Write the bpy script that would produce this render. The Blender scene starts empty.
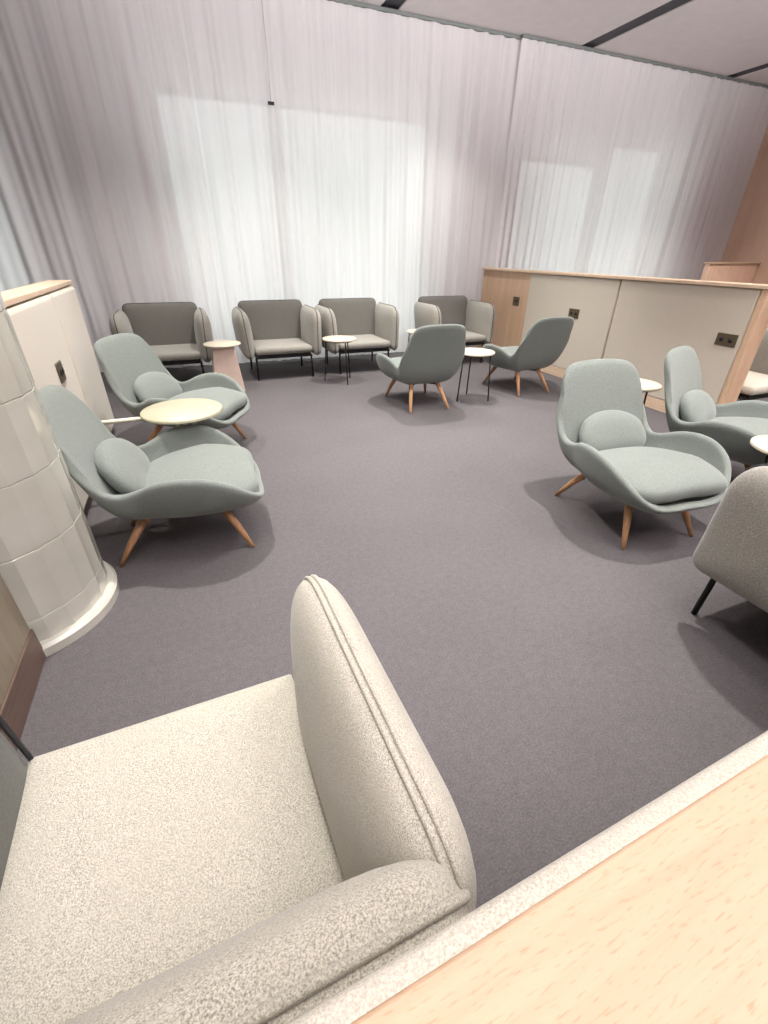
import bpy, bmesh, math, random
from mathutils import Vector, Matrix
random.seed(7)
SC = bpy.context.scene
COL = SC.collection
PI = math.pi

# ------------------------------------------------------------------ camera
F_PX, PITCH, YAW, ROLL, CAM_H = 445.0, math.radians(30.4), math.radians(22.4), math.radians(0.8), 1.25
cd = bpy.data.cameras.new('camera')
cam = bpy.data.objects.new('camera', cd)
COL.objects.link(cam)
fw = Vector((math.sin(YAW)*math.cos(PITCH), math.cos(YAW)*math.cos(PITCH), -math.sin(PITCH)))
r0 = Vector((math.cos(YAW), -math.sin(YAW), 0)); u0 = r0.cross(fw)
rt = math.cos(ROLL)*r0 + math.sin(ROLL)*u0
up = -math.sin(ROLL)*r0 + math.cos(ROLL)*u0
M = Matrix((rt, up, -fw)).transposed().to_4x4()
M.translation = Vector((0, 0, CAM_H))
cam.matrix_world = M
cd.sensor_fit = 'VERTICAL'; cd.sensor_height = 36.0
cd.lens = F_PX/1024*36.0
cd.clip_start = 0.02; cd.clip_end = 100
SC.camera = cam

# ------------------------------------------------------------------ world, lights, exposure
w = bpy.data.worlds.new('sky'); SC.world = w; w.use_nodes = True
bg = w.node_tree.nodes['Background']
bg.inputs[0].default_value = (0.95, 1.0, 0.985, 1); bg.inputs[1].default_value = 1.1
vs = SC.view_settings
vs.view_transform = 'Standard'; vs.look = 'None'; vs.gamma = 1.0; vs.use_curve_mapping = False
vs.exposure = 1.0
ROOM_H = 3.37
def spot(x, y, power, ang=125, z=ROOM_H-0.03, rad=0.05, col=(1.0, 0.975, 0.92), blend=0.7):
    l = bpy.data.lights.new('downlight', 'SPOT'); l.energy = power; l.spot_size = math.radians(ang)
    l.spot_blend = blend; l.shadow_soft_size = rad; l.color = col
    o = bpy.data.objects.new('downlight', l); COL.objects.link(o); o.location = (x, y, z)
    return o
for x, y, e, a, r in ((2.12, 1.66, 240, 84, 0.06), (0.0, 2.40, 220, 84, 0.06), (2.15, 4.02, 230, 84, 0.06), (1.05, 2.9, 55, 76, 0.1), (1.2, 0.9, 45, 76, 0.25),
                   (3.45, 0.5, 60, 90, 0.06), (1.0, 4.7, 105, 96, 0.06), (3.1, 5.0, 90, 96, 0.06), (-0.5, 4.5, 100, 96, 0.06), (0.1, 1.0, 90, 80, 0.3),
                   (3.4, 2.9, 55, 84, 0.06), (5.0, 2.4, 90, 100, 0.06), (6.6, 3.9, 190, 110, 0.06)):
    spot(x, y, e, a, rad=r)
# added fill light behind the viewer, no real fixture; brightens ceiling and upper curtain
for x, y, sx, e in ((3.0, -2.0, 8.0, 235),):
    l = bpy.data.lights.new('added_ceiling_fill', 'AREA'); l.shape = 'RECTANGLE'; l.size = sx; l.size_y = 0.5; l.energy = e
    l.color = (1.0, 0.965, 0.985); l.spread = math.radians(75)
    o = bpy.data.objects.new('added_ceiling_fill', l); COL.objects.link(o); o.location = (x, y, 2.45)
    o.rotation_euler = (math.radians(90+32), 0, 0)

# ------------------------------------------------------------------ materials
def srgb(r, g, b):
    f = lambda c: (c/255/12.92 if c/255 <= 0.04045 else ((c/255+0.055)/1.055)**2.4)
    return (f(r), f(g), f(b), 1)
def new_mat(name):
    m = bpy.data.materials.new(name); m.use_nodes = True
    nt = m.node_tree
    return m, nt, nt.nodes['Principled BSDF']
def coords(nt, scale=(1, 1, 1), rot=(0, 0, 0)):
    tc = nt.nodes.new('ShaderNodeTexCoord'); mp = nt.nodes.new('ShaderNodeMapping')
    mp.inputs['Scale'].default_value = scale; mp.inputs['Rotation'].default_value = rot
    nt.links.new(tc.outputs['Object'], mp.inputs['Vector'])
    return mp.outputs['Vector']
def noise(nt, vec, scale, detail=3, rough=0.5, dist=0):
    n = nt.nodes.new('ShaderNodeTexNoise'); n.inputs['Scale'].default_value = scale
    n.inputs['Detail'].default_value = detail; n.inputs['Roughness'].default_value = rough
    n.inputs['Distortion'].default_value = dist
    nt.links.new(vec, n.inputs['Vector']); return n.outputs['Fac']
def ramp(nt, fac, stops):
    r = nt.nodes.new('ShaderNodeValToRGB'); e = r.color_ramp.elements
    e[0].position, e[0].color = stops[0]; e[1].position, e[1].color = stops[-1]
    for p, c in stops[1:-1]:
        k = e.new(p); k.color = c
    nt.links.new(fac, r.inputs['Fac']); return r.outputs['Color']
def mixc(nt, a, b, fac, mode='MIX'):
    m = nt.nodes.new('ShaderNodeMix'); m.data_type = 'RGBA'; m.blend_type = mode
    for sock, v in ((m.inputs[0], fac), (m.inputs[6], a), (m.inputs[7], b)):
        if isinstance(v, bpy.types.NodeSocket): nt.links.new(v, sock)
        else: sock.default_value = v
    return m.outputs[2]
def bump(nt, bs, h, strength=0.3, dist=0.002):
    b = nt.nodes.new('ShaderNodeBump'); b.inputs['Strength'].default_value = strength
    b.inputs['Distance'].default_value = dist
    nt.links.new(h, b.inputs['Height']); nt.links.new(b.outputs['Normal'], bs.inputs['Normal'])
def plain(name, c, rough=0.6, metal=0.0, var=0.06):
    m, nt, bs = new_mat(name)
    v = coords(nt); f = noise(nt, v, 9, 4)
    lo = tuple(k*(1-var) for k in c[:3])+(1,); hi = tuple(min(1, k*(1+var)) for k in c[:3])+(1,)
    nt.links.new(ramp(nt, f, [(0.35, lo), (0.65, hi)]), bs.inputs['Base Color'])
    bs.inputs['Roughness'].default_value = rough; bs.inputs['Metallic'].default_value = metal
    return m
def fabric(name, lo, mid, hi, scale=260, bs_=0.35, soft=12):
    m, nt, bs = new_mat(name)
    v = coords(nt, (1, 1, 1)); n1 = noise(nt, v, scale, 2, 0.6)
    v2 = coords(nt, (1, 1, 3.5), (0.5, 0.6, 0.3)); n2 = noise(nt, v2, scale*0.55, 1, 0.5)
    a = nt.nodes.new('ShaderNodeMath'); a.operation = 'ADD'
    nt.links.new(n1, a.inputs[0]); nt.links.new(n2, a.inputs[1])
    h = nt.nodes.new('ShaderNodeMath'); h.operation = 'MULTIPLY'; h.inputs[1].default_value = 0.5
    nt.links.new(a.outputs[0], h.inputs[0])
    c = ramp(nt, h.outputs[0], [(0.36, lo), (0.5, mid), (0.62, hi)])
    big = noise(nt, v, soft, 3)
    c2 = mixc(nt, c, mid, ramp(nt, big, [(0.3, (0, 0, 0, 1)), (0.9, (0.6, 0.6, 0.6, 1))]))
    nt.links.new(c2, bs.inputs['Base Color'])
    bs.inputs['Roughness'].default_value = 0.95
    bs.inputs['Sheen Weight'].default_value = 0.25; bs.inputs['Sheen Roughness'].default_value = 0.5
    bs.inputs['Specular IOR Level'].default_value = 0.15
    bump(nt, bs, h.outputs[0], bs_, 0.0015)
    return m
def wood(name, dark, light, axis='x', scale=1.0, rough=0.45, fleck=(16, 170)):
    m, nt, bs = new_mat(name)
    s = {'x': (1.2, 22, 22), 'y': (22, 1.2, 22), 'z': (22, 22, 1.2)}[axis]
    s = tuple(k*scale for k in s)
    v = coords(nt, s); n = noise(nt, v, 1.6, 5, 0.6, 1.2)
    a_, b_ = fleck
    s2 = {'x': (a_, b_, b_), 'y': (b_, a_, b_), 'z': (b_, b_, a_)}[axis]
    n2 = noise(nt, coords(nt, s2), 1.0, 2)
    base = ramp(nt, n, [(0.3, dark), (0.7, light)])
    fl = ramp(nt, n2, [(0.28, (0.76, 0.66, 0.56, 1)), (0.42, (1, 1, 1, 1))])
    nt.links.new(mixc(nt, base, fl, 0.7, 'MULTIPLY'), bs.inputs['Base Color'])
    bs.inputs['Roughness'].default_value = rough
    bump(nt, bs, n2, 0.05, 0.001)
    return m
MAT = {}
MAT['green'] = fabric('grey_green_wool', srgb(102, 108, 103), srgb(117, 123, 118), srgb(131, 136, 131), 330, 0.12, 7)
MAT['tweed'] = fabric('oatmeal_tweed', srgb(124, 119, 106), srgb(178, 173, 160), srgb(208, 204, 192), 760, 0.5, 16)
MAT['grey'] = fabric('warm_grey_wool', srgb(118, 114, 107), srgb(145, 141, 133), srgb(168, 164, 155), 260, 0.3, 14)
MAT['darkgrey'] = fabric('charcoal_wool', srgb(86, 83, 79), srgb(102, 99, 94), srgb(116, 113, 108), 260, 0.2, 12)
MAT['edge_tweed'] = fabric('pale_tweed_edge', srgb(164, 158, 144), srgb(188, 182, 169), srgb(206, 200, 188), 1100, 0.4, 16)
MAT['olive'] = fabric('dark_olive_wool', srgb(66, 67, 60), srgb(78, 79, 71), srgb(90, 91, 82), 260, 0.12, 12)
MAT['piping'] = plain('dark_piping', srgb(48, 48, 52), 0.8)
MAT['black'] = plain('black_metal', srgb(24, 23, 24), 0.45, 0.3)
MAT['oak'] = wood('oak_leg', srgb(176, 130, 92), srgb(200, 154, 114), 'z', 1.0)
MAT['beech_x'] = wood('beech_top_x', srgb(186, 156, 128), srgb(196, 168, 140), 'x', 1.6, 0.5, (110, 700))
MAT['beech_y'] = wood('beech_top_y', srgb(208, 180, 154), srgb(226, 200, 174), 'y', 0.8)
MAT['beech_z'] = wood('beech_panel', srgb(200, 164, 134), srgb(216, 184, 154), 'z', 0.35)
MAT['wallwood'] = wood('veneer_wall', srgb(214, 178, 154), srgb(226, 192, 168), 'z', 0.3)
MAT['skirt'] = wood('brown_skirting', srgb(96, 78, 68), srgb(112, 92, 80), 'y', 0.8)
MAT['dullwood'] = wood('dull_beige_wood', srgb(130, 120, 103), srgb(143, 132, 114), 'z', 0.4)
MAT['pad'] = fabric('cream_felt', srgb(186, 176, 161), srgb(199, 189, 174), srgb(209, 200, 186), 300, 0.12, 5)
MAT['pad_r'] = MAT['pad']
MAT['paintwhite'] = plain('white_laminate', srgb(226, 214, 200), 0.5)
MAT['tabletop'] = wood('pale_ash_top', srgb(196, 184, 164), srgb(208, 198, 180), 'x', 0.8)
MAT['creamgreen'] = plain('pale_green_laminate', srgb(176, 171, 148), 0.4)
MAT['pink'] = plain('dusty_pink_metal', srgb(212, 188, 174), 0.55)
MAT['plate'] = plain('bronze_socket', srgb(104, 92, 74), 0.35, 0.5)
MAT['hole'] = plain('socket_black', srgb(20, 18, 16), 0.6)
MAT['steel'] = plain('steel', srgb(190, 188, 182), 0.3, 0.8)
MAT['rod'] = plain('cream_painted_steel', srgb(214, 206, 186), 0.4)

# glazed tile
m, nt, bs = new_mat('glazed_tile'); MAT['tile'] = m
f = noise(nt, coords(nt), 5, 2)
nt.links.new(ramp(nt, f, [(0.3, srgb(186, 184, 172)), (0.7, srgb(198, 196, 185))]), bs.inputs['Base Color'])
bs.inputs['Roughness'].default_value = 0.18; bs.inputs['Coat Weight'].default_value = 0.5
bs.inputs['Coat Roughness'].default_value = 0.08
# carpet
m, nt, bs = new_mat('carpet'); MAT['carpet'] = m
v = coords(nt)
n1 = noise(nt, v, 190, 3, 0.7); n2 = noise(nt, v, 1.6, 4, 0.6); n3 = noise(nt, v, 40, 3, 0.6)
c = ramp(nt, n1, [(0.3, srgb(81, 77, 79)), (0.7, srgb(109, 104, 106))])
c = mixc(nt, c, ramp(nt, n2, [(0.3, (0.9, 0.9, 0.9, 1)), (0.7, (1, 1, 1, 1))]), 1.0, 'MULTIPLY')
c = mixc(nt, c, ramp(nt, n3, [(0.3, (0.9, 0.9, 0.9, 1)), (0.7, (1.06, 1.06, 1.06, 1))]), 1.0, 'MULTIPLY')
nt.links.new(c, bs.inputs['Base Color']); bs.inputs['Roughness'].default_value = 1.0
bs.inputs['Specular IOR Level'].default_value = 0.1
bump(nt, bs, n1, 0.6, 0.004)
# ceiling
MAT['ceil'] = plain('ceiling_plaster', srgb(228, 222, 222), 0.9, 0, 0.02)
MAT['slot'] = plain('slot_black', srgb(14, 14, 26), 0.5)
MAT['backwall'] = plain('back_wall_plaster', srgb(205, 196, 200), 0.9)
MAT['frontwall'] = plain('lounge_wall', srgb(62, 58, 56), 0.8)
MAT['frame'] = plain('window_frame', srgb(110, 115, 112), 0.5)
# glass
m, nt, bs = new_mat('window_glass'); MAT['glass'] = m
bs.inputs['Base Color'].default_value = (0.95, 1, 0.98, 1); bs.inputs['Roughness'].default_value = 0.02
out = nt.nodes['Material Output']
tr = nt.nodes.new('ShaderNodeBsdfTransparent'); tr.inputs[0].default_value = (0.93, 0.96, 0.95, 1)
gl = nt.nodes.new('ShaderNodeBsdfGlossy'); gl.inputs['Roughness'].default_value = 0.02
mx = nt.nodes.new('ShaderNodeMixShader'); mx.inputs[0].default_value = 0.06
nt.links.new(tr.outputs[0], mx.inputs[1]); nt.links.new(gl.outputs[0], mx.inputs[2]); nt.links.new(mx.outputs[0], out.inputs['Surface'])
# sheer curtain
def sheer(name, col, trans):
    m, nt, bs = new_mat(name); nt.nodes.remove(bs)
    out = nt.nodes['Material Output']
    df = nt.nodes.new('ShaderNodeBsdfDiffuse'); tl = nt.nodes.new('ShaderNodeBsdfTranslucent'); tp = nt.nodes.new('ShaderNodeBsdfTransparent')
    n = noise(nt, coords(nt, (14, 14, 0.25)), 2.0, 3, 0.6)
    lo = tuple(k*0.93 for k in col[:3])+(1,)
    c = ramp(nt, n, [(0.3, lo), (0.7, col)])
    nt.links.new(c, df.inputs[0]); nt.links.new(c, tl.inputs[0])
    a = nt.nodes.new('ShaderNodeMixShader'); a.inputs[0].default_value = 0.42
    nt.links.new(df.outputs[0], a.inputs[1]); nt.links.new(tl.outputs[0], a.inputs[2])
    b = nt.nodes.new('ShaderNodeMixShader'); b.inputs[0].default_value = trans
    nt.links.new(a.outputs[0], b.inputs[1]); nt.links.new(tp.outputs[0], b.inputs[2])
    nt.links.new(b.outputs[0], out.inputs['Surface'])
    return m
MAT['sheer'] = sheer('sheer_curtain', srgb(240, 235, 236), 0.07)

# ------------------------------------------------------------------ helpers
def link(name, me, mat, parent=None, smooth=True):
    o = bpy.data.objects.new(name, me); COL.objects.link(o)
    if mat is not None: me.materials.append(mat)
    if parent is not None: o.parent = parent
    if smooth:
        for p in me.polygons: p.use_smooth = True
    return o
def obj(name, bm, mat, parent=None, smooth=True):
    me = bpy.data.meshes.new(name); bmesh.ops.recalc_face_normals(bm, faces=bm.faces); bm.to_mesh(me); bm.free()
    return link(name, me, mat, parent, smooth)
def mods(o, bevel=0, seg=3, sub=0, solid=0, off=0):
    if solid:
        s = o.modifiers.new('solid', 'SOLIDIFY'); s.thickness = solid; s.offset = off
    if bevel:
        b = o.modifiers.new('bevel', 'BEVEL'); b.width = bevel; b.segments = seg; b.limit_method = 'ANGLE'
    if sub:
        s = o.modifiers.new('sub', 'SUBSURF'); s.levels = sub; s.render_levels = sub
    return o
def box_bm(a, b, bm=None):
    bm = bm or bmesh.new()
    vs = [bm.verts.new((x, y, z)) for x in (a[0], b[0]) for y in (a[1], b[1]) for z in (a[2], b[2])]
    for f in ((0, 1, 3, 2), (4, 6, 7, 5), (0, 4, 5, 1), (2, 3, 7, 6), (0, 2, 6, 4), (1, 5, 7, 3)):
        bm.faces.new([vs[i] for i in f])
    return bm
def box(name, a, b, mat, parent=None, bevel=0.0, seg=2):
    o = obj(name, box_bm(a, b), mat, parent, smooth=False)
    if bevel:
        mods(o, bevel, seg)
        for p in o.data.polygons: p.use_smooth = True
        try: o.data.set_sharp_from_angle(angle=math.radians(40))
        except Exception: pass
    return o
def tube_bm(pts, rad, n=8, closed=False, bm=None):
    bm = bm or bmesh.new()
    P = [Vector(p) for p in pts]; N = len(P)
    rads = rad if isinstance(rad, (list, tuple)) else [rad]*N
    rings = []; prev = None
    for i in range(N):
        if closed: t = (P[(i+1) % N]-P[i-1]).normalized()
        else: t = (P[min(i+1, N-1)]-P[max(i-1, 0)]).normalized()
        if prev is None:
            a = Vector((0, 0, 1)) if abs(t.z) < 0.9 else Vector((1, 0, 0))
            u = t.cross(a).normalized()
        else: u = (prev-t*prev.dot(t)).normalized()
        prev = u; v = t.cross(u)
        rings.append([bm.verts.new(P[i]+(u*math.cos(2*PI*k/n)+v*math.sin(2*PI*k/n))*rads[i]) for k in range(n)])
    for i in range(N if closed else N-1):
        A, B = rings[i], rings[(i+1) % N]
        for k in range(n): bm.faces.new((A[k], A[(k+1) % n], B[(k+1) % n], B[k]))
    if not closed:
        bm.faces.new(rings[0][::-1]); bm.faces.new(rings[-1])
    return bm
def lathe_bm(prof, n=32, bm=None, c=(0, 0)):
    bm = bm or bmesh.new(); rings = []
    for r, z in prof:
        if r <= 1e-6: rings.append([bm.verts.new((c[0], c[1], z))])
        else: rings.append([bm.verts.new((c[0]+r*math.cos(2*PI*k/n), c[1]+r*math.sin(2*PI*k/n), z)) for k in range(n)])
    for A, B in zip(rings, rings[1:]):
        for k in range(n):
            a = [A[k % len(A)]] if len(A) == 1 else [A[k], A[(k+1) % n]]
            b = [B[0]] if len(B) == 1 else [B[(k+1) % n], B[k]]
            bm.faces.new(a+b)
    return bm
def thing(name, label, cat, loc=(0, 0, 0), rot=0.0, group=None):
    o = bpy.data.objects.new(name, None); COL.objects.link(o); o.empty_display_size = 0.1
    o.location = loc; o.rotation_euler = (0, 0, rot); o['label'] = label; o['category'] = cat
    if group: o['group'] = group
    return o
def dup(root, loc, rot, label, name=None, group=None):
    def cp(o, par):
        c = o.copy(); COL.objects.link(c)
        if par is not None: c.parent = par
        for ch in list(o.children): cp(ch, c)
        return c
    r = cp(root, None); r.location = loc; r.rotation_euler = (0, 0, rot); r['label'] = label
    if name: r.name = name
    if group: r['group'] = group
    return r
def structure(o):
    o['kind'] = 'structure'; return o
def catmull(pts, per=6, closed=True):
    out = []; N = len(pts)
    rng = range(N) if closed else range(N-1)
    for i in rng:
        g = lambda k: Vector(pts[k % N]) if closed else Vector(pts[max(0, min(N-1, k))])
        p0, p1, p2, p3 = g(i-1), g(i), g(i+1), g(i+2)
        for s in range(per):
            t = s/per
            out.append(0.5*((2*p1)+(-p0+p2)*t+(2*p0-5*p1+4*p2-p3)*t*t+(-p0+3*p1-3*p2+p3)*t**3))
    if not closed: out.append(Vector(pts[-1]))
    return out
def rrect(pts_r, n=6):
    """polygon with per-corner radius -> rounded, evenly sampled outline"""
    out = []; N = len(pts_r)
    for i in range(N):
        p = Vector(pts_r[i][:2]); r = pts_r[i][2]
        a = Vector(pts_r[i-1][:2]); b = Vector(pts_r[(i+1) % N][:2])
        da = (a-p).normalized(); db = (b-p).normalized()
        p0 = p+da*r; p1 = p+db*r
        for k in range(n+1):
            t = k/n
            out.append((1-t)**2*p0+2*t*(1-t)*p+t*t*p1)
        nxt = Vector(pts_r[(i+1) % N][:2]); rn = pts_r[(i+1) % N][2]
        q = nxt+(p-nxt).normalized()*rn
        for k in range(1, 5): out.append(p1+(q-p1)*k/5)
    return out
def puff_bm(outline, thick, n, mapf, rings=9, p=1.0):
    bm = bmesh.new(); c = sum((Vector(q) for q in outline), Vector((0, 0)))/len(outline)
    ss = [math.sin(PI/2*k/rings) for k in range(rings, 0, -1)]
    layers = {}
    edge = None
    for side in (1, -1):
        prev = None
        for j, s in enumerate(ss):
            if j == 0:
                if edge is None: edge = [bm.verts.new(mapf(q.x, q.y, 0)) for q in outline]
                ring = edge
            else:
                h = thick/2*(1-s**n)**(1.0/n)*side
                ring = [bm.verts.new(mapf(*(c+(q-c)*s), h)) for q in outline]
            if prev:
                L = len(ring)
                for k in range(L): bm.faces.new((prev[k], prev[(k+1) % L], ring[(k+1) % L], ring[k]))
            prev = ring
        cv = bm.verts.new(mapf(c.x, c.y, thick/2*side)); L = len(prev)
        for k in range(L): bm.faces.new((prev[k], prev[(k+1) % L], cv))
    return bm

# ------------------------------------------------------------------ room shell
CX0, CX1, CY = -3.0, 8.6, 6.0
structure(box('floor', (-3.2, -2.6, -0.05), (9.2, 6.7, 0), MAT['carpet']))
ceil = structure(thing('ceiling', '', '')); del ceil['label']; del ceil['category']
XS = [-2.0+0.0, 0.0]
slots = [2.35, 4.88, 7.42]
edges = [-3.2]+[s for q in slots for s in (q, q+0.2)]+[9.2]
bm = bmesh.new()
for k in range(0, len(edges), 2):
    box_bm((edges[k], -2.6, ROOM_H), (edges[k+1], 6.7, ROOM_H+0.08), bm)
box_bm((-3.2, -2.6, ROOM_H+0.2), (9.2, 6.7, ROOM_H+0.25), bm)
obj('ceiling_board', bm, MAT['ceil'], ceil, smooth=False)
for q in slots:
    box('slot_lining', (q-0.01, -2.6, ROOM_H+0.012), (q+0.21, 6.7, ROOM_H+0.03), MAT['slot'], ceil)
# back wall with window openings, glass in front of real sky
WY = 6.45
wins = [(-3.0, -1.48, 2.65), (0.05, 1.275, 2.66), (1.305, 3.25, 2.66), (4.6, 6.05, 2.4), (6.2, 7.3, 2.66)]
bm = bmesh.new(); x = -3.2
for a, b, t in wins:
    box_bm((x, WY, 0), (a, WY+0.15, ROOM_H), bm)
    box_bm((a, WY, t), (b, WY+0.15, ROOM_H), bm)
    box_bm((a, WY, 0), (b, WY+0.15, 0.12), bm)
    x = b
box_bm((x, WY, 0), (9.2, WY+0.15, ROOM_H), bm)
structure(obj('wall_back', bm, MAT['backwall'], smooth=False))
for i, (a, b, t) in enumerate(wins):
    r = structure(thing('window_%d' % (i+1), '', '')); del r['label']; del r['category']
    bm = box_bm((a, WY+0.03, 0.12), (a+0.05, WY+0.1, t)); box_bm((b-0.05, WY+0.03, 0.12), (b, WY+0.1, t), bm)
    box_bm((a, WY+0.03, t-0.05), (b, WY+0.1, t), bm); box_bm((a, WY+0.03, 0.12), (b, WY+0.1, 0.17), bm)
    obj('window_frame', bm, MAT['frame'], r, smooth=False)
    box('window_pane', (a+0.05, WY+0.06, 0.17), (b-0.05, WY+0.068, t-0.05), MAT['glass'], r)
structure(box('wall_right', (8.66, -2.6, 0), (8.8, 6.45, ROOM_H), MAT['wallwood']))
structure(box('wall_left', (-3.3, -2.6, 0), (-3.2, 6.45, ROOM_H), MAT['frontwall']))
structure(box('wall_front', (-3.2, -2.75, 0), (8.8, -2.6, ROOM_H), MAT['frontwall']))

# sheer curtains
def curtain(x0, x1, y, label, seed, pitch=0.13, amp=0.022):
    rnd = random.Random(seed); n = int((x1-x0)/0.012)
    ph = [rnd.uniform(0, 6.28) for _ in range(5)]
    rows = [0.02, 0.5, 1.2, 2.0, 2.8, 3.12, ROOM_H-0.03]
    bm = bmesh.new(); grid = []
    for z in rows:
        row = []
        g = 1.0 if z < 2.9 else 0.7
        for i in range(n+1):
            x = x0+(x1-x0)*i/n; s = z/ROOM_H
            d = 0
            for q, (wl, am) in enumerate(((3.1, 0.8), (1.73, 0.75), (1.21, 0.7), (0.81, 0.45), (0.57, 0.25))):
                w_ = x+0.04*math.sin((1.3+q)*x+ph[q]+s*0.9)
                d += amp*am*math.sin(2*PI*w_/(pitch*wl)+ph[q]+q)*(0.55+0.45*math.sin((0.9+0.37*q)*x+2*ph[q-1]+0.5*s))
            row.append(bm.verts.new((x, y+g*d, z)))
        grid.append(row)
    for A, B in zip(grid, grid[1:]):
        for i in range(n): bm.faces.new((A[i], A[i+1], B[i+1], B[i]))
    t = thing('sheer_curtain', label, 'curtain')
    obj('curtain_cloth', bm, MAT['sheer'], t)
    box('curtain_track', (x0, y-0.02, ROOM_H-0.03), (x1, y+0.02, ROOM_H-0.002), MAT['frame'], t)
    return t
curtain(CX0, 4.12, CY, 'long white sheer curtain hanging behind the row of four square grey armchairs', 3)
curtain(4.05, CX1, CY-0.06, 'white sheer curtain right of the overlap, rising behind the cream partition', 11, 0.105, 0.018)
# small dark bracket seen on the curtain
t = thing('ceiling_hook', 'tiny dark clip on the sheer curtain above the second square armchair', 'clip', (1.16, CY-0.045, 2.52))
bm = box_bm((-0.03, -0.012, -0.012), (0.03, 0.012, 0.012)); obj('clip_body', bm, MAT['piping'], t, smooth=False)
obj('clip_wire', tube_bm([(0, 0, 0.01), (0.005, 0.0, 0.3), (0, 0.02, 0.8)], 0.0025, 6), MAT['steel'], t)

# ------------------------------------------------------------------ partitions
def socket(name, label, loc, rot, w_=0.15, h=0.08, holes=2, mat='plate'):
    t = thing(name, label, 'power socket', loc, rot)
    box('face_plate', (-w_/2, -0.008, -h/2), (w_/2, 0, h/2), MAT[mat], t, 0.003)
    for k in range(holes):
        cx = (k-(holes-1)/2)*w_*0.45
        bm = lathe_bm([(0, 0), (0.017, 0), (0.017, 0.003), (0, 0.003)], 16)
        bmesh.ops.rotate(bm, verts=bm.verts, matrix=Matrix.Rotation(PI/2, 3, 'X'))
        bmesh.ops.translate(bm, verts=bm.verts, vec=(cx, -0.0085, 0))
        obj('socket_opening', bm, MAT['hole'], t)
    return t
# right partition (runs from curtain towards the camera), face at x = 3.9
t = thing('partition', 'long low partition with cream padded panels, wood end and top, right of the room', 'partition', (0, 0, 0))
box('core', (3.915, 2.30, 0.10), (4.02, 5.96, 1.045), MAT['beech_z'], t)
box('wood_panel', (3.90, 4.93, 0.10), (3.92, 5.96, 1.045), MAT['beech_z'], t, 0.002)
box('padded_panel', (3.888, 3.59, 0.10), (3.92, 4.925, 1.045), MAT['pad_r'], t, 0.012, 3)
box('padded_panel', (3.888, 2.31, 0.10), (3.92, 3.575, 1.045), MAT['pad_r'], t, 0.012, 3)
box('end_post', (3.88, 2.25, 0.0), (4.03, 2.30, 1.045), MAT['beech_z'], t, 0.003)
box('top_cap', (3.87, 2.24, 1.045), (4.04, 5.965, 1.07), MAT['beech_y'], t, 0.003)
box('skirting', (3.89, 2.30, 0.0), (4.01, 5.96, 0.10), MAT['beech_y'], t, 0.002)
socket('wall_socket', 'small bronze socket on the wooden end of the right partition', (3.90, 5.15, 0.72), -PI/2, 0.12, 0.10, 1)
socket('wall_socket', 'bronze double socket on the far cream panel beside the seat back', (3.888, 4.10, 0.69), -PI/2, 0.15, 0.09)
socket('wall_socket', 'bronze double socket on the near cream panel by the partition end', (3.888, 2.42, 0.68), -PI/2, 0.16, 0.09)
# low wooden partition far right
t = thing('partition', 'low plain wooden screen far right in front of the wood wall', 'partition')
box('screen_panel', (7.50, 5.32, 0.0), (8.64, 5.40, 1.14), MAT['wallwood'], t, 0.004)
box('top_cap', (7.49, 5.30, 1.14), (8.65, 5.42, 1.16), MAT['beech_x'], t, 0.003)
# left partition, face at x = -0.68
t = thing('partition', 'left partition with cream padded panels and pale wood top behind two egg chairs', 'partition')
box('core', (-0.80, 2.02, 0.06), (-0.72, 3.93, 1.03), MAT['paintwhite'], t)
box('padded_panel', (-0.735, 2.02, 0.06), (-0.68, 3.215, 1.022), MAT['pad'], t, 0.022, 4)
box('padded_panel', (-0.735, 3.225, 0.06), (-0.68, 3.93, 1.022), MAT['pad'], t, 0.022, 4)
box('top_cap', (-0.83, 2.02, 1.03), (-0.69, 3.94, 1.055), MAT['beech_y'], t, 0.003)
box('skirting', (-0.80, 2.02, 0.0), (-0.715, 3.91, 0.06), MAT['skirt'], t)
socket('wall_socket', 'dark double socket on the left partition above the nearest egg chair', (-0.68, 2.86, 0.68), PI/2, 0.11, 0.10, 2)
t = thing('partition', 'low brown screen beside the tiled column at the left edge', 'partition')
box('fabric_panel', (-0.80, -0.1, 0.13), (-0.685, 1.46, 1.03), MAT['dullwood'], t, 0.004)
box('top_cap', (-0.81, -0.1, 1.03), (-0.68, 1.47, 1.055), MAT['beech_y'], t, 0.003)
box('skirting', (-0.80, -0.1, 0.0), (-0.68, 1.465, 0.13), MAT['skirt'], t, 0.003)
# tiled column
t = thing('tiled_column', 'round cream column of glossy ribbed tiles with white foot ring at left edge', 'column', (-0.808, 1.76, 0))
R0 = 0.300; NF = 24
def ring_pts(r):
    pts = []
    for k in range(NF):
        for j in range(6):
            a = 2*PI*(k+j/6)/NF
            q = (j/6-0.5)*2
            pts.append((a, r-0.005*(1-q*q)))
    return pts
zs = [0.045, 0.14]+[0.385+0.232*k for k in range(13)]+[ROOM_H-0.02]
for z0, z1 in zip(zs, zs[1:]):
    bm = bmesh.new(); rg = []
    prof = [(z0+0.0005, -0.003), (z0+0.003, 0), ((z0+z1)/2, 0), (z1-0.003, 0), (z1-0.0005, -0.003)]
    for z, d in prof:
        rg.append([bm.verts.new(((r+d)*math.cos(a), (r+d)*math.sin(a), z)) for a, r in ring_pts(R0)])
    for A, B in zip(rg, rg[1:]):
        for k in range(len(A)): bm.faces.new((A[k], A[(k+1) % len(A)], B[(k+1) % len(A)], B[k]))
    bm.faces.new(rg[0]); bm.faces.new(rg[-1])
    o = obj('tile_course', bm, MAT['tile'], t)
    try: o.data.set_sharp_from_angle(angle=math.radians(25))
    except Exception: pass
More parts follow.
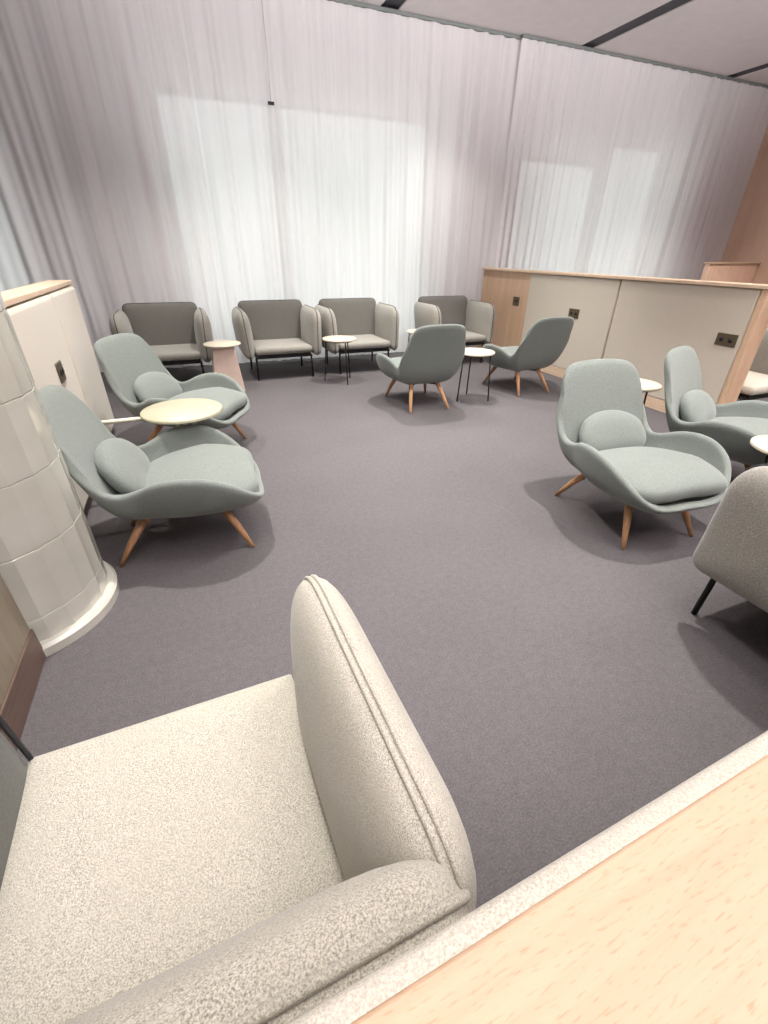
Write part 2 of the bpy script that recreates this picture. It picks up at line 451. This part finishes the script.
obj('core', lathe_bm([(0, 0.01), (R0-0.009, 0.01), (R0-0.009, ROOM_H-0.01), (0, ROOM_H-0.01)], 60), MAT['paintwhite'], t)
o = obj('foot_ring', lathe_bm([(0, 0), (R0+0.030, 0), (R0+0.030, 0.035), (R0+0.020, 0.047), (0, 0.047)], 72), MAT['tile'], t)
o.data.set_sharp_from_angle(angle=math.radians(35))
# near partition under the camera
LZ = 0.99
t = thing('partition', 'near partition with broad pale wood top and oatmeal fabric edge, bottom right', 'partition', (0, 0, 0), 0.035)
o = box('wood_top', (-0.66, -0.50, LZ-0.03), (2.9, 0.049, LZ), MAT['beech_x'], t, 0.002)
o = box('fabric_edge', (-0.66, 0.0, 0.10), (2.9, 0.060, LZ-0.002), MAT['edge_tweed'], t, 0.006, 4)
box('skirting', (-0.66, -0.06, 0.0), (2.9, 0.05, 0.10), MAT['skirt'], t)

# ------------------------------------------------------------------ box armchair
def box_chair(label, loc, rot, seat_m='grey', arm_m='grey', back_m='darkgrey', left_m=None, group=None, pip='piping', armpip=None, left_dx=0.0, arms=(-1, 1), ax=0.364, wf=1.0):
    t = thing('armchair', label, 'armchair', loc, rot, group)
    # seat: puffed cushion in plan
    so = rrect([(-0.305, -0.365, 0.012), (0.305, -0.365, 0.012), (0.295, 0.22, 0.03), (-0.295, 0.22, 0.03)])
    def sm(x, y, h):
        top = 0.300+0.022*max(0, 1-(x/0.30)**2)*max(0, 1-((y+0.08)/0.32)**2) if h > 0 else 0.262
        return (x, y, top+h*(1.0 if h > 0 else 0.7))
    def sm2(x, y, h): return (x*wf, y, 0.308+h*0.75)
    obj('seat', puff_bm(so, 0.115, 5.5, sm2, 10), MAT[seat_m], t)
    # back: outline in (x,z), reclined
    bo = rrect([(-0.30, 0.22, 0.03), (0.30, 0.22, 0.03), (0.368, 0.742, 0.075), (-0.368, 0.742, 0.075)], 8)
    def bmap(x, z, h):
        y = 0.195+(z-0.33)*0.24-0.02*(1-(x/0.36)**2)*0
        return (x*wf, y+h, z-h*0.2)
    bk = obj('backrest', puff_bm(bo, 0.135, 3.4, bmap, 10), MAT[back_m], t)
    obj('back_piping', tube_bm([bmap(q.x, q.y, 0) for q in [Vector((v.x*1.004, 0.49+(v.y-0.49)*1.006)) for v in bo]], 0.0055, 6, True), MAT[pip], bk)
    # arms: outline in (y,z)
    for s in arms:
        flat = bool(left_m and s == 1)
        ao = rrect([(-0.37, 0.232, 0.06), (0.235, 0.232, 0.05), (0.30, 0.695, 0.10), (-0.335, 0.70, 0.14)], 8)
        def amap(y, z, h, s=s):
            x = ax+(z-0.22)*(0.055 if wf == 1.0 else 0.01)-(left_dx if s == 1 else 0)
            return (s*(x+h), y, z)
        mm = MAT['olive'] if (left_m and s == 1) else MAT[arm_m]
        a = obj('armrest', puff_bm(ao, 0.10 if flat else (0.172 if wf == 1.0 else 0.155), 7 if flat else 2.4, amap, 12), mm, t)
        if left_m and s == 1:
            a['label'] = 'darker grey armrest'
        bm = None
        for d in ((-0.006, 0.006) if armpip else (0,)):
            bm = tube_bm([amap(v.x*1.003, 0.45+(v.y-0.45)*1.004, d) for v in ao], 0.0045 if armpip else 0.004, 6, True, bm)
        obj('seam', bm, MAT[armpip] if armpip and not flat else MAT['piping'], a)
        if flat:
            obj('edge_piping', tube_bm([amap(v.x*0.985, 0.45+(v.y-0.45)*0.98, -0.047) for v in ao], 0.005, 6, True), MAT['piping'], a)
    # frame and legs
    bm = tube_bm([(-0.30, -0.33, 0.24), (0.30, -0.33, 0.24), (0.30, 0.22, 0.24), (-0.30, 0.22, 0.24)], 0.012, 6, True)
    box_bm((-0.29, -0.34, 0.235), (0.29, 0.23, 0.272), bm)
    obj('seat_frame', bm, MAT['black'], t, smooth=False)
    for sx in (-1, 1):
        for sy, y in ((-1, -0.30), (1, 0.24)):
            obj('leg', tube_bm([(sx*0.30, y, 0.245), (sx*0.305, y+sy*0.012, 0.0)], 0.011, 10), MAT['black'], t)
    return t
G1 = 'square armchairs in a row along the curtain'
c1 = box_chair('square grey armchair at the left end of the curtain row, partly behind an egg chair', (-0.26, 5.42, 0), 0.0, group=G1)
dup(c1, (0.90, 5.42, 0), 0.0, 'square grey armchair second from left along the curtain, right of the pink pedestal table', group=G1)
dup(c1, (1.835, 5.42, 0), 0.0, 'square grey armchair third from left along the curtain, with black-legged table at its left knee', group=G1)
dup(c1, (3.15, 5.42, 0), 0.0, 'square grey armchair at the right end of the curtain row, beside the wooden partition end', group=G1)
box_chair('large oatmeal tweed armchair in the foreground, seen from above and behind', (-0.186, 0.415, 0), PI+0.03, 'tweed', 'tweed', 'tweed', left_m='darkgrey', armpip='tweed', left_dx=0.012, ax=0.326, wf=0.915, pip='tweed')
box_chair('square grey armchair cut off by the right edge, its outer arm and black leg showing', (1.985, 0.46, 0), PI)
box_chair('square grey armchair beyond the partition end at the far right edge', (4.40, 2.56, 0), 0.0, seat_m='pad', arms=(1,))

# ------------------------------------------------------------------ egg chair
S = 1.0
def egg_chair(label, loc, rot, group):
    t = thing('egg_armchair', label, 'armchair', loc, rot, group)
    half = [(0, -.360, .262), (.11, -.362, .262), (.205, -.350, .277), (.282, -.300, .33), (.335, -.232, .395), (.360, -.14, .444), (.358, -.04, .457), (.331, .055, .442),
            (.300, .135, .405), (.292, .20, .392), (.297, .26, .425), (.279, .315, .52), (.258, .355, .60), (.238, .390, .68), (.200, .418, .733), (.11, .432, .752), (0, .436, .755)]
    half = [(x*0.95, y, z) if z < 0.47 else (x, y, z) for x, y, z in half]
    right = half; left = [(-x, y, z) for x, y, z in half[1:-1]][::-1]
    rim = catmull(right+left, 3)
    NR = len(rim); V = 11
    bm = bmesh.new(); rows = []
    for v in range(1, V+1):
        tt = v/V; row = []
        for p in rim:
            x, y, z = p*1.0
            yb = 0.03
            hgt = max(0, z-0.44)/0.31                         # how much this point belongs to the tall back
            B0 = Vector((x*0.15, yb+(y-yb)*0.15, 0.225))
            B1 = Vector((x*0.80+(0.14*x*hgt), yb+(y-yb)*(0.78-0.14*hgt), 0.205))
            if y > 0.18: 
                k2 = Vector((x*(0.97+0.25*hgt), y-0.03-0.11*hgt, 0.205+(z-0.205)*0.52))
            else:
                k2 = Vector((x*0.96, yb+(y-yb)*0.97, 0.205+(z-0.205)*0.38))
            # smooth blend between the two cases
            f = min(1, max(0, (y-0.02)/0.22)); f = f*f*(3-2*f)
            ka = Vector((x*0.96, yb+(y-yb)*0.97, 0.205+(z-0.205)*0.38))
            kb = Vector((x*(0.97+0.25*hgt), y-0.03-0.11*hgt, 0.205+(z-0.205)*0.52))
            k2 = ka*(1-f)+kb*f
            q = B0*(1-tt)**3+3*B1*tt*(1-tt)**2+3*k2*tt*tt*(1-tt)+p*tt**3
            row.append(bm.verts.new(q*S))
        rows.append(row)
    c = bm.verts.new(Vector((0, 0.03, 0.225))*S)
    for k in range(NR): bm.faces.new((c, rows[0][k], rows[0][(k+1) % NR]))
    for A, B in zip(rows, rows[1:]):
        for k in range(NR): bm.faces.new((A[k], B[k], B[(k+1) % NR], A[(k+1) % NR]))
    sh = obj('shell', bm, MAT['green'], t)
    mods(sh, solid=0.036*S, off=1.0 if False else 0.0, sub=1)
    # seat cushion
    so = catmull([(0, -.345), (.14, -.35), (.245, -.32), (.295, -.21), (.295, -.04), (.26, .10), (.15, .175), (0, .19), (-.15, .175), (-.26, .10), (-.295, -.04), (-.295, -.21), (-.245, -.32), (-.14, -.35)], 4)
    def smap(x, y, h):
        return (x, y, 0.300+0.03*min(1, (y+0.35)*4)-0.16*max(0, (y+0.12))+h+0.012*(1-(x/.3)**2))
    obj('seat_cushion', puff_bm([Vector((q.x, q.y)) for q in so], 0.115, 3.2, smap, 9), MAT['green'], t)
    # lumbar pillow, a rounded D
    po = catmull([(0, -.12), (.11, -.115), (.175, -.075), (.19, 0), (.155, .08), (.08, .12), (0, .13), (-.08, .12), (-.155, .08), (-.19, 0), (-.175, -.075), (-.11, -.115)], 4)
    tilt = 0.55
    def pmap(x, z, h):
        y = 0.215+z*math.sin(tilt)+h*math.cos(tilt)-0.7*x*x
        return (x*1.1, y, 0.398+z*math.cos(tilt)-h*math.sin(tilt))
    obj('lumbar_pillow', puff_bm([Vector((q.x, q.y)) for q in po], 0.12, 2.3, pmap, 9), MAT['green'], t)
    # under frame and legs
    for (tx, ty), (fx, fy) in (((-.15, -.17), (-.215, -.28)), ((.15, -.17), (.215, -.28)), ((-.13, .15), (-.19, .30)), ((.13, .15), (.19, .30))):
        obj('leg', tube_bm([(tx, ty, 0.21), ((tx+fx)/2, (ty+fy)/2, 0.115), (fx, fy, 0.0)], [0.021, 0.017, 0.010], 12), MAT['oak'], t)
    bm = tube_bm([(-.15, -.17, 0.205), (.13, .15, 0.205)], 0.012, 6); tube_bm([(.15, -.17, 0.205), (-.13, .15, 0.205)], 0.012, 6, False, bm)
    obj('under_frame', bm, MAT['black'], t)
    return t
G2 = 'grey-green egg armchairs on wooden legs'
def face(dx, dy): return math.atan2(dy, dx)+PI/2      # local front is -y
eA = egg_chair('grey-green egg armchair right of centre with oval pillow, facing the viewer', (2.012, 1.475, 0), face(-0.09, -1), G2)
dup(eA, (-0.178, 2.115, 0), face(1, -0.05), 'grey-green egg armchair nearest on the left, beside the tiled column', group=G2)
dup(eA, (-0.11, 3.33, 0), face(1, -0.58), 'grey-green egg armchair behind the round pale table on the left', group=G2)
dup(eA, (1.885, 3.79, 0), face(0.04, 1), 'grey-green egg armchair at centre seen from behind, facing the curtain', group=G2)
dup(eA, (3.12, 3.92, 0), face(-0.03, 1), 'grey-green egg armchair seen from behind, next to the far cream panel', group=G2)
dup(eA, (2.96, 1.62, 0), face(0.33, -0.94), 'grey-green egg armchair cut by the right edge in front of the near cream panel', group=G2)

# ------------------------------------------------------------------ tables
def side_table(label, loc, rot=0.0, group=None, h=0.45, r=0.18):
    t = thing('side_table', label, 'side table', loc, rot, group)
    o = obj('table_top', lathe_bm([(0, h-0.018), (r-0.006, h-0.018), (r, h-0.014), (r, h-0.003), (r-0.003, h), (0, h)], 40), MAT['tabletop'], t)
    o.data.set_sharp_from_angle(angle=math.radians(50))
    for k in range(3):
        a = 2*PI*k/3+0.35
        obj('leg', tube_bm([(0.8*r*math.cos(a), 0.8*r*math.sin(a), h-0.015), (0.98*r*math.cos(a), 0.98*r*math.sin(a), 0)], 0.0065, 8), MAT['black'], t)
    obj('under_ring', tube_bm([(0.8*r*math.cos(2*PI*k/24), 0.8*r*math.sin(2*PI*k/24), h-0.024) for k in range(24)], 0.006, 6, True), MAT['black'], t)
    return t
G3 = 'small round side tables on thin black legs'
s1 = side_table('small round side table on black legs between the second and third square armchairs', (1.44, 4.80, 0), 0.3, G3)
dup(s1, (2.44, 3.72, 0), 0.9, 'small round side table between the two egg armchairs seen from behind', group=G3)
dup(s1, (2.50, 4.98, 0), 0.2, 'small round side table mostly hidden behind the central egg armchair', group=G3)
dup(s1, (2.90, 2.33, 0), 0.0, 'small round side table behind the right-hand egg armchairs, against the cream partition', group=G3)
dup(s1, (2.62, 1.12, 0), 0.5, 'small round side table cut by the right edge above the grey armchair', group=G3)
# pink pedestal
t = thing('pedestal_table', 'small round table on a flared dusty pink pedestal beside the leftmost square armchair', 'side table', (0.26, 4.86, 0))
o = obj('table_top', lathe_bm([(0, 0.435), (0.168, 0.435), (0.175, 0.44), (0.175, 0.447), (0.170, 0.452), (0, 0.452)], 40), MAT['tabletop'], t)
o.data.set_sharp_from_angle(angle=math.radians(50))
def frust(w0, w1, z0, z1, bm=None):
    bm = bm or bmesh.new()
    A = [bm.verts.new((x*w0, y*w0, z0)) for x, y in ((-1, -1), (1, -1), (1, 1), (-1, 1))]
    B = [bm.verts.new((x*w1, y*w1, z1)) for x, y in ((-1, -1), (1, -1), (1, 1), (-1, 1))]
    bm.faces.new(A); bm.faces.new(B)
    for k in range(4): bm.faces.new((A[k], A[(k+1) % 4], B[(k+1) % 4], B[k]))
    return bm
o = obj('pedestal', frust(0.145, 0.10, 0.0, 0.435), MAT['pink'], t, smooth=False); mods(o, 0.008, 3)
# round table on wall arm
t = thing('round_table', 'round pale green table on a cream arm fixed to the left partition', 'table', (-0.120, 2.575, 0))
r = 0.206
o = obj('table_top', lathe_bm([(0, 0.485), (r-0.008, 0.485), (r, 0.490), (r, 0.501), (r-0.004, 0.505), (0, 0.505)], 56), MAT['creamgreen'], t)
o.data.set_sharp_from_angle(angle=math.radians(50))
obj('wall_arm', tube_bm([(-0.56, 0.0, 0.474), (-0.10, 0, 0.474)], 0.011, 10), MAT['rod'], t)
for k in range(3):
    a = 2*PI*k/3-PI/2
    obj('leg', tube_bm([(0.03*math.cos(a), 0.03*math.sin(a), 0.485), (0.14*math.cos(a), 0.14*math.sin(a), 0)], 0.010, 8), MAT['rod'], t)
